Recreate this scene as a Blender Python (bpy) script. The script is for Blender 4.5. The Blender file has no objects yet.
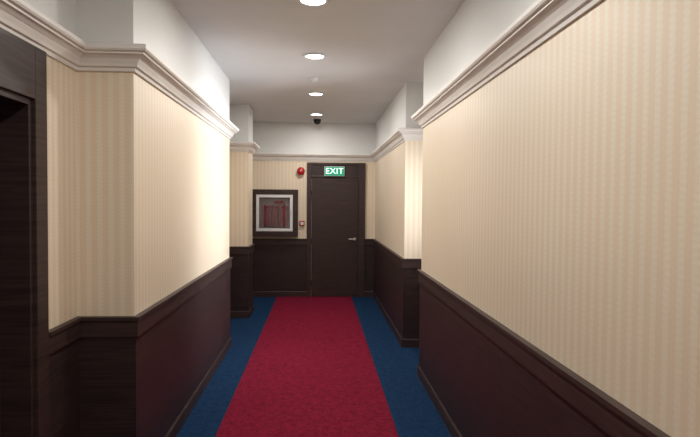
import bpy, bmesh, math
from mathutils import Vector, Matrix
S=bpy.context.scene
S.view_settings.view_transform='Standard'
COL=S.collection

# ---------------- materials ----------------
def newmat(name):
    m=bpy.data.materials.new(name); m.use_nodes=True
    nt=m.node_tree; b=nt.nodes['Principled BSDF']
    return m,nt,b
def N(nt,t,**k):
    n=nt.nodes.new(t)
    for a,v in k.items(): setattr(n,a,v)
    return n
def M(nt,op,a,b=None,c=None):
    n=nt.nodes.new('ShaderNodeMath'); n.operation=op
    for i,v in enumerate((a,b,c)):
        if v is None: continue
        if isinstance(v,(int,float)): n.inputs[i].default_value=v
        else: nt.links.new(v,n.inputs[i])
    return n.outputs[0]
def mixc(nt,f,a,b):
    n=nt.nodes.new('ShaderNodeMix'); n.data_type='RGBA'
    if isinstance(f,(int,float)): n.inputs[0].default_value=f
    else: nt.links.new(f,n.inputs[0])
    for i,v in ((6,a),(7,b)):
        if isinstance(v,tuple): n.inputs[i].default_value=(*v,1)
        else: nt.links.new(v,n.inputs[i])
    return n.outputs[2]
def simple(name,col,rough=.5,metal=0,emit=None,es=0,noise=0):
    m,nt,b=newmat(name)
    b.inputs['Base Color'].default_value=(*col,1)
    b.inputs['Roughness'].default_value=rough
    b.inputs['Metallic'].default_value=metal
    if noise:
        t=N(nt,'ShaderNodeTexNoise'); t.inputs['Scale'].default_value=noise
        g=N(nt,'ShaderNodeNewGeometry'); nt.links.new(g.outputs['Position'],t.inputs['Vector'])
        o=mixc(nt,t.outputs['Fac'],tuple(c*.92 for c in col),tuple(min(1,c*1.06) for c in col))
        nt.links.new(o,b.inputs['Base Color'])
    if emit:
        b.inputs['Emission Color'].default_value=(*emit,1); b.inputs['Emission Strength'].default_value=es
    return m
ceilm=simple('ceiling_paint',(.69,.69,.695),.8,noise=2)
crownm=simple('crown_paint',(.77,.74,.71),.45,noise=5)

def wallmat():
    m,nt,b=newmat('striped_wallpaper')
    g=N(nt,'ShaderNodeNewGeometry'); s=N(nt,'ShaderNodeSeparateXYZ'); nt.links.new(g.outputs['Position'],s.inputs[0])
    u=M(nt,'ADD',s.outputs[0],s.outputs[1])
    z=s.outputs[2]
    zig=M(nt,'MULTIPLY',M(nt,'PINGPONG',z,.012),.5)
    uu=M(nt,'ADD',u,zig)
    w=M(nt,'SINE',M(nt,'MULTIPLY',uu,2*math.pi/.062))
    st=M(nt,'MULTIPLY_ADD',w,.5,.5)
    mr=N(nt,'ShaderNodeMapRange',interpolation_type='SMOOTHSTEP'); nt.links.new(st,mr.inputs[0])
    mr.inputs[1].default_value=.3; mr.inputs[2].default_value=.85
    dash=M(nt,'MULTIPLY_ADD',M(nt,'SINE',M(nt,'MULTIPLY',z,2*math.pi/.022)),.2,.8)
    f=M(nt,'MULTIPLY',mr.outputs[0],dash)
    t=N(nt,'ShaderNodeTexNoise'); t.inputs['Scale'].default_value=1.3; nt.links.new(g.outputs['Position'],t.inputs['Vector'])
    f=M(nt,'MULTIPLY',f,M(nt,'MULTIPLY_ADD',t.outputs['Fac'],1.0,.4))
    base=mixc(nt,t.outputs['Fac'],(.755,.625,.47),(.79,.66,.50))
    col=mixc(nt,f,base,(.82,.745,.62))
    isw=M(nt,'GREATER_THAN',z,2.5)
    col=mixc(nt,isw,col,(.74,.75,.745))
    nt.links.new(col,b.inputs['Base Color'])
    b.inputs['Roughness'].default_value=.42
    return m
wallm=wallmat()
def woodmat(name,c1,c2,sc=(2,2,45),rough=.45):
    m,nt,b=newmat(name)
    g=N(nt,'ShaderNodeNewGeometry'); mp=N(nt,'ShaderNodeMapping'); mp.inputs['Scale'].default_value=sc
    nt.links.new(g.outputs['Position'],mp.inputs[0])
    t=N(nt,'ShaderNodeTexNoise'); t.inputs['Scale'].default_value=1.6; t.inputs['Detail'].default_value=5
    nt.links.new(mp.outputs[0],t.inputs['Vector'])
    mr=N(nt,'ShaderNodeMapRange'); nt.links.new(t.outputs['Fac'],mr.inputs[0]); mr.inputs[1].default_value=.35; mr.inputs[2].default_value=.65
    nt.links.new(mixc(nt,mr.outputs[0],c1,c2),b.inputs['Base Color'])
    bp=N(nt,'ShaderNodeBump'); bp.inputs['Strength'].default_value=.15; bp.inputs['Distance'].default_value=.004
    nt.links.new(t.outputs['Fac'],bp.inputs['Height']); nt.links.new(bp.outputs[0],b.inputs['Normal'])
    b.inputs['Roughness'].default_value=rough
    b.inputs['Specular IOR Level'].default_value=.35
    return m
wood=woodmat('wenge_panel',(.023,.0135,.0135),(.042,.025,.024))
woodcap=woodmat('wenge_rail',(.034,.020,.019),(.054,.031,.029))
wooddoor=woodmat('wenge_door',(.027,.0155,.015),(.054,.031,.028))
def carpet(name,c1,c2):
    m,nt,b=newmat(name)
    g=N(nt,'ShaderNodeNewGeometry')
    t=N(nt,'ShaderNodeTexNoise'); t.inputs['Scale'].default_value=90; t.inputs['Detail'].default_value=4; t.inputs['Roughness'].default_value=.7
    t2=N(nt,'ShaderNodeTexNoise'); t2.inputs['Scale'].default_value=16; t2.inputs['Detail'].default_value=9; t2.inputs['Roughness'].default_value=.8
    for q in (t,t2): nt.links.new(g.outputs['Position'],q.inputs['Vector'])
    f=M(nt,'ADD',M(nt,'MULTIPLY',t.outputs['Fac'],.55),M(nt,'MULTIPLY',t2.outputs['Fac'],.45))
    mr=N(nt,'ShaderNodeMapRange'); nt.links.new(f,mr.inputs[0]); mr.inputs[1].default_value=.42; mr.inputs[2].default_value=.58
    nt.links.new(mixc(nt,mr.outputs[0],c1,c2),b.inputs['Base Color'])
    bp=N(nt,'ShaderNodeBump'); bp.inputs['Strength'].default_value=1; bp.inputs['Distance'].default_value=.008
    nt.links.new(t.outputs['Fac'],bp.inputs['Height']); nt.links.new(bp.outputs[0],b.inputs['Normal'])
    b.inputs['Roughness'].default_value=.95; b.inputs['Specular IOR Level'].default_value=.1
    return m
blue=carpet('blue_carpet',(.005,.022,.064),(.014,.050,.125))
red=carpet('red_carpet',(.125,.005,.020),(.285,.014,.046))
steel=simple('brushed_steel',(.62,.62,.64),.3,1)
silver=simple('silver_frame',(.74,.75,.78),.4,.1)
blackm=simple('black_plastic',(.01,.01,.012),.3)
redm=simple('red_enamel',(.42,.012,.014),.35)
whitep=simple('white_plastic',(.72,.72,.72),.4)
lampm=simple('lamp_diffuser',(1,1,1),.5,emit=(1,.98,.97),es=10)
gpanel=simple('exit_green',(.01,.22,.12),.4,emit=(.01,.30,.18),es=.6)
gtext=simple('exit_letters',(.8,1,.9),.4,emit=(.75,1,.88),es=1.2)
glass,nt,b=newmat('glass'); b.inputs['Transmission Weight'].default_value=1; b.inputs['Roughness'].default_value=.02; b.inputs['IOR'].default_value=1.2

# ---------------- mesh helpers ----------------
def obj(name,bm,mat,parent=None,smooth=False):
    bmesh.ops.recalc_face_normals(bm,faces=bm.faces)
    me=bpy.data.meshes.new(name); bm.to_mesh(me); bm.free()
    me.materials.append(mat)
    if smooth:
        for p in me.polygons: p.use_smooth=True
    o=bpy.data.objects.new(name,me); COL.objects.link(o)
    if parent: o.parent=parent
    return o
def addbox(bm,x0,x1,y0,y1,z0,z1):
    r=bmesh.ops.create_cube(bm,size=1)
    for v in r['verts']:
        v.co=Vector(((x0+x1)/2+v.co.x*(x1-x0),(y0+y1)/2+v.co.y*(y1-y0),(z0+z1)/2+v.co.z*(z1-z0)))
    return r['verts']
def boxes(name,lst,mat,parent=None,bev=0):
    bm=bmesh.new()
    for b_ in lst: addbox(bm,*b_)
    o=obj(name,bm,mat,parent)
    if bev:
        m=o.modifiers.new('bev','BEVEL'); m.width=bev; m.segments=2
    return o
def addprism(bm,pts,z0,z1):
    vs=[bm.verts.new((x,y,z0)) for x,y in pts]
    f=bm.faces.new(vs)
    r=bmesh.ops.extrude_face_region(bm,geom=[f])
    for v in r['geom']:
        if isinstance(v,bmesh.types.BMVert): v.co.z=z1
def sweep(name,path,prof,mat,parent=None):
    bm=bmesh.new(); n=len(path); rings=[]
    P=[Vector(p) for p in path]
    for i in range(n):
        ns=[]
        if i>0: d=(P[i]-P[i-1]).normalized(); ns.append(Vector((d.y,-d.x)))
        if i<n-1: d=(P[i+1]-P[i]).normalized(); ns.append(Vector((d.y,-d.x)))
        if len(ns)==2:
            m=ns[0]+ns[1]; m=m/m.length_squared*2
        else: m=ns[0]
        rings.append([bm.verts.new((P[i].x+m.x*o,P[i].y+m.y*o,z)) for o,z in prof])
    k=len(prof)
    for i in range(n-1):
        for j in range(k):
            bm.faces.new((rings[i][j],rings[i][(j+1)%k],rings[i+1][(j+1)%k],rings[i+1][j]))
    bm.faces.new(rings[0]); bm.faces.new(rings[-1])
    return obj(name,bm,mat,parent)
def addcyl(bm,c,r,h,axis='z',seg=32,r2=None):
    m=Matrix.Translation(Vector(c))
    if axis=='y': m=m@Matrix.Rotation(math.pi/2,4,'X')
    if axis=='x': m=m@Matrix.Rotation(math.pi/2,4,'Y')
    bmesh.ops.create_cone(bm,cap_ends=True,segments=seg,radius1=r,radius2=r if r2 is None else r2,depth=h,matrix=m)
def lathe(name,prof,mat,loc,axis='z',parent=None,seg=40):
    bm=bmesh.new(); rings=[]
    for r,h in prof:
        ring=[]
        for i in range(seg):
            a=2*math.pi*i/seg
            v=(r*math.cos(a),r*math.sin(a),h)
            if axis=='-y': v=(v[0],-v[2],v[1])
            ring.append(bm.verts.new((v[0]+loc[0],v[1]+loc[1],v[2]+loc[2])))
        rings.append(ring)
    for a,b_ in zip(rings,rings[1:]):
        for i in range(seg): bm.faces.new((a[i],a[(i+1)%seg],b_[(i+1)%seg],b_[i]))
    bm.faces.new(rings[0]); bm.faces.new(rings[-1])
    return obj(name,bm,mat,parent,smooth=True)
def empty(name):
    e=bpy.data.objects.new(name,None); COL.objects.link(e); e.empty_display_size=.1; return e
def tube(name,pts,r,mat,parent=None,cyclic=False):
    cu=bpy.data.curves.new(name,'CURVE'); cu.dimensions='3D'; cu.bevel_depth=r; cu.bevel_resolution=4; cu.use_fill_caps=True
    sp=cu.splines.new('POLY'); sp.points.add(len(pts)-1)
    for p,q in zip(sp.points,pts): p.co=(*q,1)
    sp.use_cyclic_u=cyclic
    cu.materials.append(mat)
    o=bpy.data.objects.new(name,cu); COL.objects.link(o)
    if parent: o.parent=parent
    return o

# ---------------- dimensions ----------------
XL,XLr=-1.045,-1.36
XR,XRr=1.0,1.9
YB,YE=-2.5,10.0
H=3.1
L1,L2,L3,L4=3.23,6.6,8.2,8.7
R1,R2=5.4,6.5
XP=-1.025
DY0,DY1,DZ=1.70,2.72,2.17     # left door opening
# ---------------- shell ----------------
boxes('floor',[(-1.6,2.1,YB-.2,YE+.2,-.1,0)],blue)
boxes('carpet_runner',[(-.735,.585,YB,YE-.001,0,.006)],red)
boxes('ceiling',[(-1.6,2.1,YB-.2,YE+.2,H,H+.1)],ceilm)
bm=bmesh.new()
addbox(bm,-1.6,XLr,YB,DY0,0,H)
addbox(bm,-1.6,XLr,DY0,DY1,DZ,H)
addbox(bm,-1.6,-1.55,DY0,DY1,0,DZ)
addprism(bm,[(XLr,DY1),(XLr,L1),(XL,L1),(XL,L2),(XLr,L2),(XLr,L3),(XP,L3),(XP,L4),(XLr,L4),(XLr,YE),(-1.6,YE),(-1.6,DY1)],0,H)
obj('wall_left',bm,wallm)
WY0,WY1,WZ0,WZ1=5.55,6.3,1.12,2.35
bm=bmesh.new()
addprism(bm,[(XR,YB),(XR,R1),(2.1,R1),(2.1,YB)],0,H)
addprism(bm,[(XR,R2),(XR,YE),(2.1,YE),(2.1,R2)],0,H)
addbox(bm,XRr,2.1,R1,WY0,0,H); addbox(bm,XRr,2.1,WY1,R2,0,H)
addbox(bm,XRr,2.1,WY0,WY1,0,WZ0); addbox(bm,XRr,2.1,WY0,WY1,WZ1,H)
obj('wall_right',bm,wallm)
boxes('wall_end',[(-1.6,2.1,YE,YE+.2,0,H)],wallm)
boxes('wall_back',[(-1.6,2.1,YB-.2,YB,0,H)],wallm)

left=[(XLr,L1),(XL,L1),(XL,L2),(XLr,L2),(XLr,L3),(XP,L3),(XP,L4),(XLr,L4),(XLr,YE)]
right=[(XR,YE),(XR,R2),(XRr,R2),(XRr,R1),(XR,R1),(XR,YB)]
CB=2.42
crown=[(0,0),(.012,0),(.016,.018),(.028,.024),(.034,.04),(.046,.062),(.066,.08),(.078,.084),(.078,.094),(.092,.098),(.098,.108),(.098,.128),(.09,.135),(0,.135)]
sweep('trim_1',[(XLr,YB)]+left+right,[(o,z+CB) for o,z in crown],crownm)
FX0,FX1=-.215,.82
CT=1.042
wp=[(0,.10),(.012,.10),(.012,CT-.12),(0,CT-.12)]
cap=[(0,CT-.125),(.018,CT-.125),(.018,CT-.118),(.026,CT-.113),(.026,CT-.025),(.036,CT-.02),(.036,CT),(0,CT)]
bb=[(0,0),(.026,0),(.026,.09),(.020,.10),(0,.10)]
pathL=[(XLr,DY1+.115)]+left+[(FX0,YE)]
pathR=[(FX1,YE)]+right
pathN=[(XLr,YB),(XLr,DY0-.115)]
for i,(nm,p) in enumerate((('left',pathL),('right',pathR),('left_near',pathN))):
    sweep('trim_%d'%(2+2*i),p,wp,wood)
    sweep('trim_%d'%(3+2*i),p,cap,woodcap)
    sweep('baseboard_'+nm,p,bb,woodcap)

# ---------------- near left door ----------------
d=empty('door_1')
x=XLr
boxes('casing',[(x,x+.03,DY1-.0,DY1+.11,0,CB-.002),(x,x+.03,DY0-.11,DY0,0,CB-.002),(x,x+.03,DY0,DY1,DZ,CB-.002)],wooddoor,d,.003)
boxes('jamb',[(x-.17,x+.012,DY1-.03,DY1,0,DZ),(x-.17,x+.012,DY0,DY0+.03,0,DZ),(x-.17,x+.012,DY0+.03,DY1-.03,DZ-.03,DZ)],wood,d,.002)
boxes('leaf',[(x-.17,x-.125,DY0+.034,DY1-.034,.01,DZ-.034)],wooddoor,d,.002)
bm=bmesh.new(); addcyl(bm,(x-.12,DY0+.11,1.02),.026,.012,'x'); addcyl(bm,(x-.095,DY0+.11,1.02),.01,.05,'x',16)
addbox(bm,x-.082,x-.066,DY0+.10,DY0+.23,1.012,1.03); obj('lever_handle',bm,steel,d)

# ---------------- end door ----------------
d=empty('door_2')
LX0,LX1,LZ=-.135,.70,2.13
y=YE
FT=2.395
boxes('frame',[(FX0,LX0,y-.05,y,0,FT),(LX1,FX1,y-.05,y,0,FT),(LX0,LX1,y-.05,y,FT-.04,FT),(LX0,LX1,y-.045,y,LZ,LZ+.03)],woodcap,d,.003)
boxes('transom_panel',[(LX0,LX1,y-.03,y,LZ+.03,FT-.04)],wood,d)
boxes('leaf',[(LX0+.004,LX1-.004,y-.034,y-.002,.01,LZ-.004)],wooddoor,d,.003)
bm=bmesh.new(); hx=LX1-.065
addcyl(bm,(hx,y-.04,1.04),.027,.014,'y'); addcyl(bm,(hx,y-.062,1.04),.01,.04,'y',16); addcyl(bm,(hx-.05,y-.082,1.04),.010,.12,'x',16)
obj('lever_handle',bm,steel,d)
bm=bmesh.new()
for z in (.25,1.0,1.85): addcyl(bm,(LX0+.002,y-.04,z),.006,.09,'z',12)
obj('hinges',bm,blackm,d)

# ---------------- exit sign ----------------
e=empty('exit_sign')
sx0,sx1,sz0,sz1=.09,.445,2.155,2.325
boxes('housing',[(sx0,sx1,y-.085,y-.03,sz0,sz1)],whitep,e,.004)
boxes('panel',[(sx0+.008,sx1-.008,y-.089,y-.085,sz0+.008,sz1-.008)],gpanel,e)
tc=bpy.data.curves.new('letters','FONT'); tc.body='EXIT'; tc.size=.145; tc.extrude=.002; tc.space_character=1.08; tc.align_x='CENTER'; tc.align_y='CENTER'
tc.materials.append(gtext)
to=bpy.data.objects.new('letters',tc); COL.objects.link(to); to.location=((sx0+sx1)/2,y-.091,(sz0+sz1)/2); to.rotation_euler=(math.pi/2,0,0); to.parent=e

# ---------------- fire alarm bell ----------------
a=empty('fire_alarm_bell')
bx_,bz_=-.325,2.24
lathe('gong',[(.068,0),(.07,.02),(.067,.04),(.055,.055),(.03,.064),(.006,.066)],redm,(bx_,y-.03,bz_),'-y',a)
lathe('back_box',[(.045,0),(.045,.03)],redm,(bx_,y,bz_),'-y',a)
lathe('boss',[(.012,0),(.012,.01),(.006,.014)],steel,(bx_,y-.095,bz_),'-y',a)
c=empty('fire_alarm_call_point')
boxes('body',[(-.345,-.255,y-.045,y,1.27,1.36)],redm,c,.006)
boxes('press_plate',[(-.327,-.273,y-.048,y-.045,1.29,1.34)],whitep,c,.001)

# ---------------- fire hose cabinet ----------------
f=empty('fire_hose_cabinet')
cx0,cx1,cz0,cz1=-1.19,-.37,1.085,1.91
def ring(x0,x1,z0,z1,w,ya,yb): return [(x0,x1,ya,yb,z0,z0+w),(x0,x1,ya,yb,z1-w,z1),(x0,x0+w,ya,yb,z0+w,z1-w),(x1-w,x1,ya,yb,z0+w,z1-w)]
boxes('surround',ring(cx0,cx1,cz0,cz1,.09,y-.14,y),wooddoor,f,.004)
boxes('door_frame',ring(cx0+.092,cx1-.092,cz0+.092,cz1-.092,.05,y-.135,y-.115),silver,f,.003)
boxes('back_panel',[(cx0+.09,cx1-.09,y-.012,y-.001,cz0+.09,cz1-.09)],simple('cabinet_inner',(.66,.64,.66),.5),f)
boxes('glass_pane',[(cx0+.142,cx1-.142,y-.127,y-.123,cz0+.142,cz1-.142)],glass,f)
mx=(cx0+cx1)/2; mz=(cz0+cz1)/2-.03
canvas=simple('canvas_hose',(.50,.27,.30),.8,noise=60)
dred=simple('rack_red',(.45,.02,.035),.5)
nf=9
pts=[]
for i in range(nf):
    xx=mx-.11+.22*i/(nf-1)
    zt,zb=mz+.15,mz-.21+.012*(i%3)
    seq=[zb,zt] if i%2==0 else [zt,zb]
    dx=.22/(nf-1)/2
    for zz in seq: pts.append((xx,y-.06,zz))
    if i<nf-1:
        up=1 if i%2==0 else -1
        for k in (1,2,3):
            t=k/4*math.pi
            pts.append((xx+dx*(1-math.cos(t)),y-.06,seq[1]+up*dx*math.sin(t)))
tube('folded_hose',pts,.012,canvas,f)
boxes('rack',[(mx-.16,mx+.16,y-.05,y-.012,mz+.12,mz+.15),(mx-.185,mx-.15,y-.085,y-.012,mz-.22,mz+.17),(mx+.15,mx+.185,y-.085,y-.012,mz-.22,mz+.17)],dred,f,.004)
bm=bmesh.new(); addcyl(bm,(mx+.12,y-.06,mz+.22),.03,.05,'y'); addcyl(bm,(mx+.05,y-.06,mz+.22),.016,.12,'x',20); obj('valve',bm,dred,f)
boxes('cabinet_latch',[(cx1-.13,cx1-.112,y-.145,y-.135,mz,mz+.06)],steel,f)

# ---------------- ceiling fittings ----------------
cx=-.05
for yy in (-1.6,.2,2.1,3.93,5.42,7.3,9.0):
    p=empty('recessed_downlight')
    lathe('trim_ring',[(.085,-.002),(.10,-.002),(.108,-.006),(.104,-.012),(.088,-.014),(.085,-.008)],whitep,(cx,yy,H),'z',p)
    lathe('diffuser',[(.086,-.003),(.086,-.009),(.05,-.011),(.004,-.012)],lampm,(cx,yy,H),'z',p)
    ld=bpy.data.lights.new('lamp','AREA'); ld.shape='DISK'; ld.size=.17; ld.energy=17; ld.color=(1,.965,.905)
    lo=bpy.data.objects.new('lamp',ld); COL.objects.link(lo); lo.location=(cx,yy,H-.02); lo.parent=p
lathe('smoke_detector',[(.05,0),(.05,-.012),(.04,-.03),(.022,-.042),(.004,-.044)],whitep,(cx-.02,6.4,H),'z')
s=empty('dome_security_camera')
lathe('mount',[(.068,0),(.068,-.02),(.06,-.025)],blackm,(cx+.01,9.6,H),'z',s)
lathe('dome',[(.06,-.025),(.058,-.045),(.046,-.07),(.022,-.084),(.003,-.087)],blackm,(cx+.01,9.6,H),'z',s)

# ---------------- unseen window added in the right alcove to brighten the left wall ----------------
w=empty('added_window_1')
bx=[]
for (ya,yb,za,zb) in ((WY0,WY1,WZ0,WZ0+.05),(WY0,WY1,WZ1-.05,WZ1),(WY0,WY0+.05,WZ0+.05,WZ1-.05),(WY1-.05,WY1,WZ0+.05,WZ1-.05)):
    bx.append((XRr+.05,XRr+.10,ya,yb,za,zb))
boxes('sash',bx,whitep,w,.003)
boxes('sill',[(XRr-.04,XRr+.05,WY0-.03,WY1+.03,WZ0-.03,WZ0)],whitep,w,.003)
ld=bpy.data.lights.new('added_daylight','AREA'); ld.shape='RECTANGLE'; ld.size=1.2; ld.size_y=.8; ld.energy=36; ld.color=(.95,.97,1); ld.spread=math.radians(80)  # added lamp outside the opening, makes the bright patch on the left wall
lo=bpy.data.objects.new('added_daylight',ld); COL.objects.link(lo); lo.location=(2.2,5.92,1.75); lo.rotation_euler=(0,math.pi/2,0)
wd=bpy.data.worlds.new('sky'); S.world=wd; wd.use_nodes=True
bg=wd.node_tree.nodes['Background']; bg.inputs[0].default_value=(.75,.85,1,1); bg.inputs[1].default_value=1.0

# ---------------- camera ----------------
cd=bpy.data.cameras.new('camera'); cd.sensor_width=36; cd.lens=28.8; cd.clip_start=.02
co=bpy.data.objects.new('camera',cd); COL.objects.link(co)
yaw=math.atan(31/560); pit=math.atan(16.5/560); roll=math.radians(.45)
co.matrix_world=Matrix.Translation((0,0,1.7))@Matrix.Rotation(-yaw,4,'Z')@Matrix.Rotation(math.pi/2-pit,4,'X')@Matrix.Rotation(roll,4,'Z')
S.camera=co
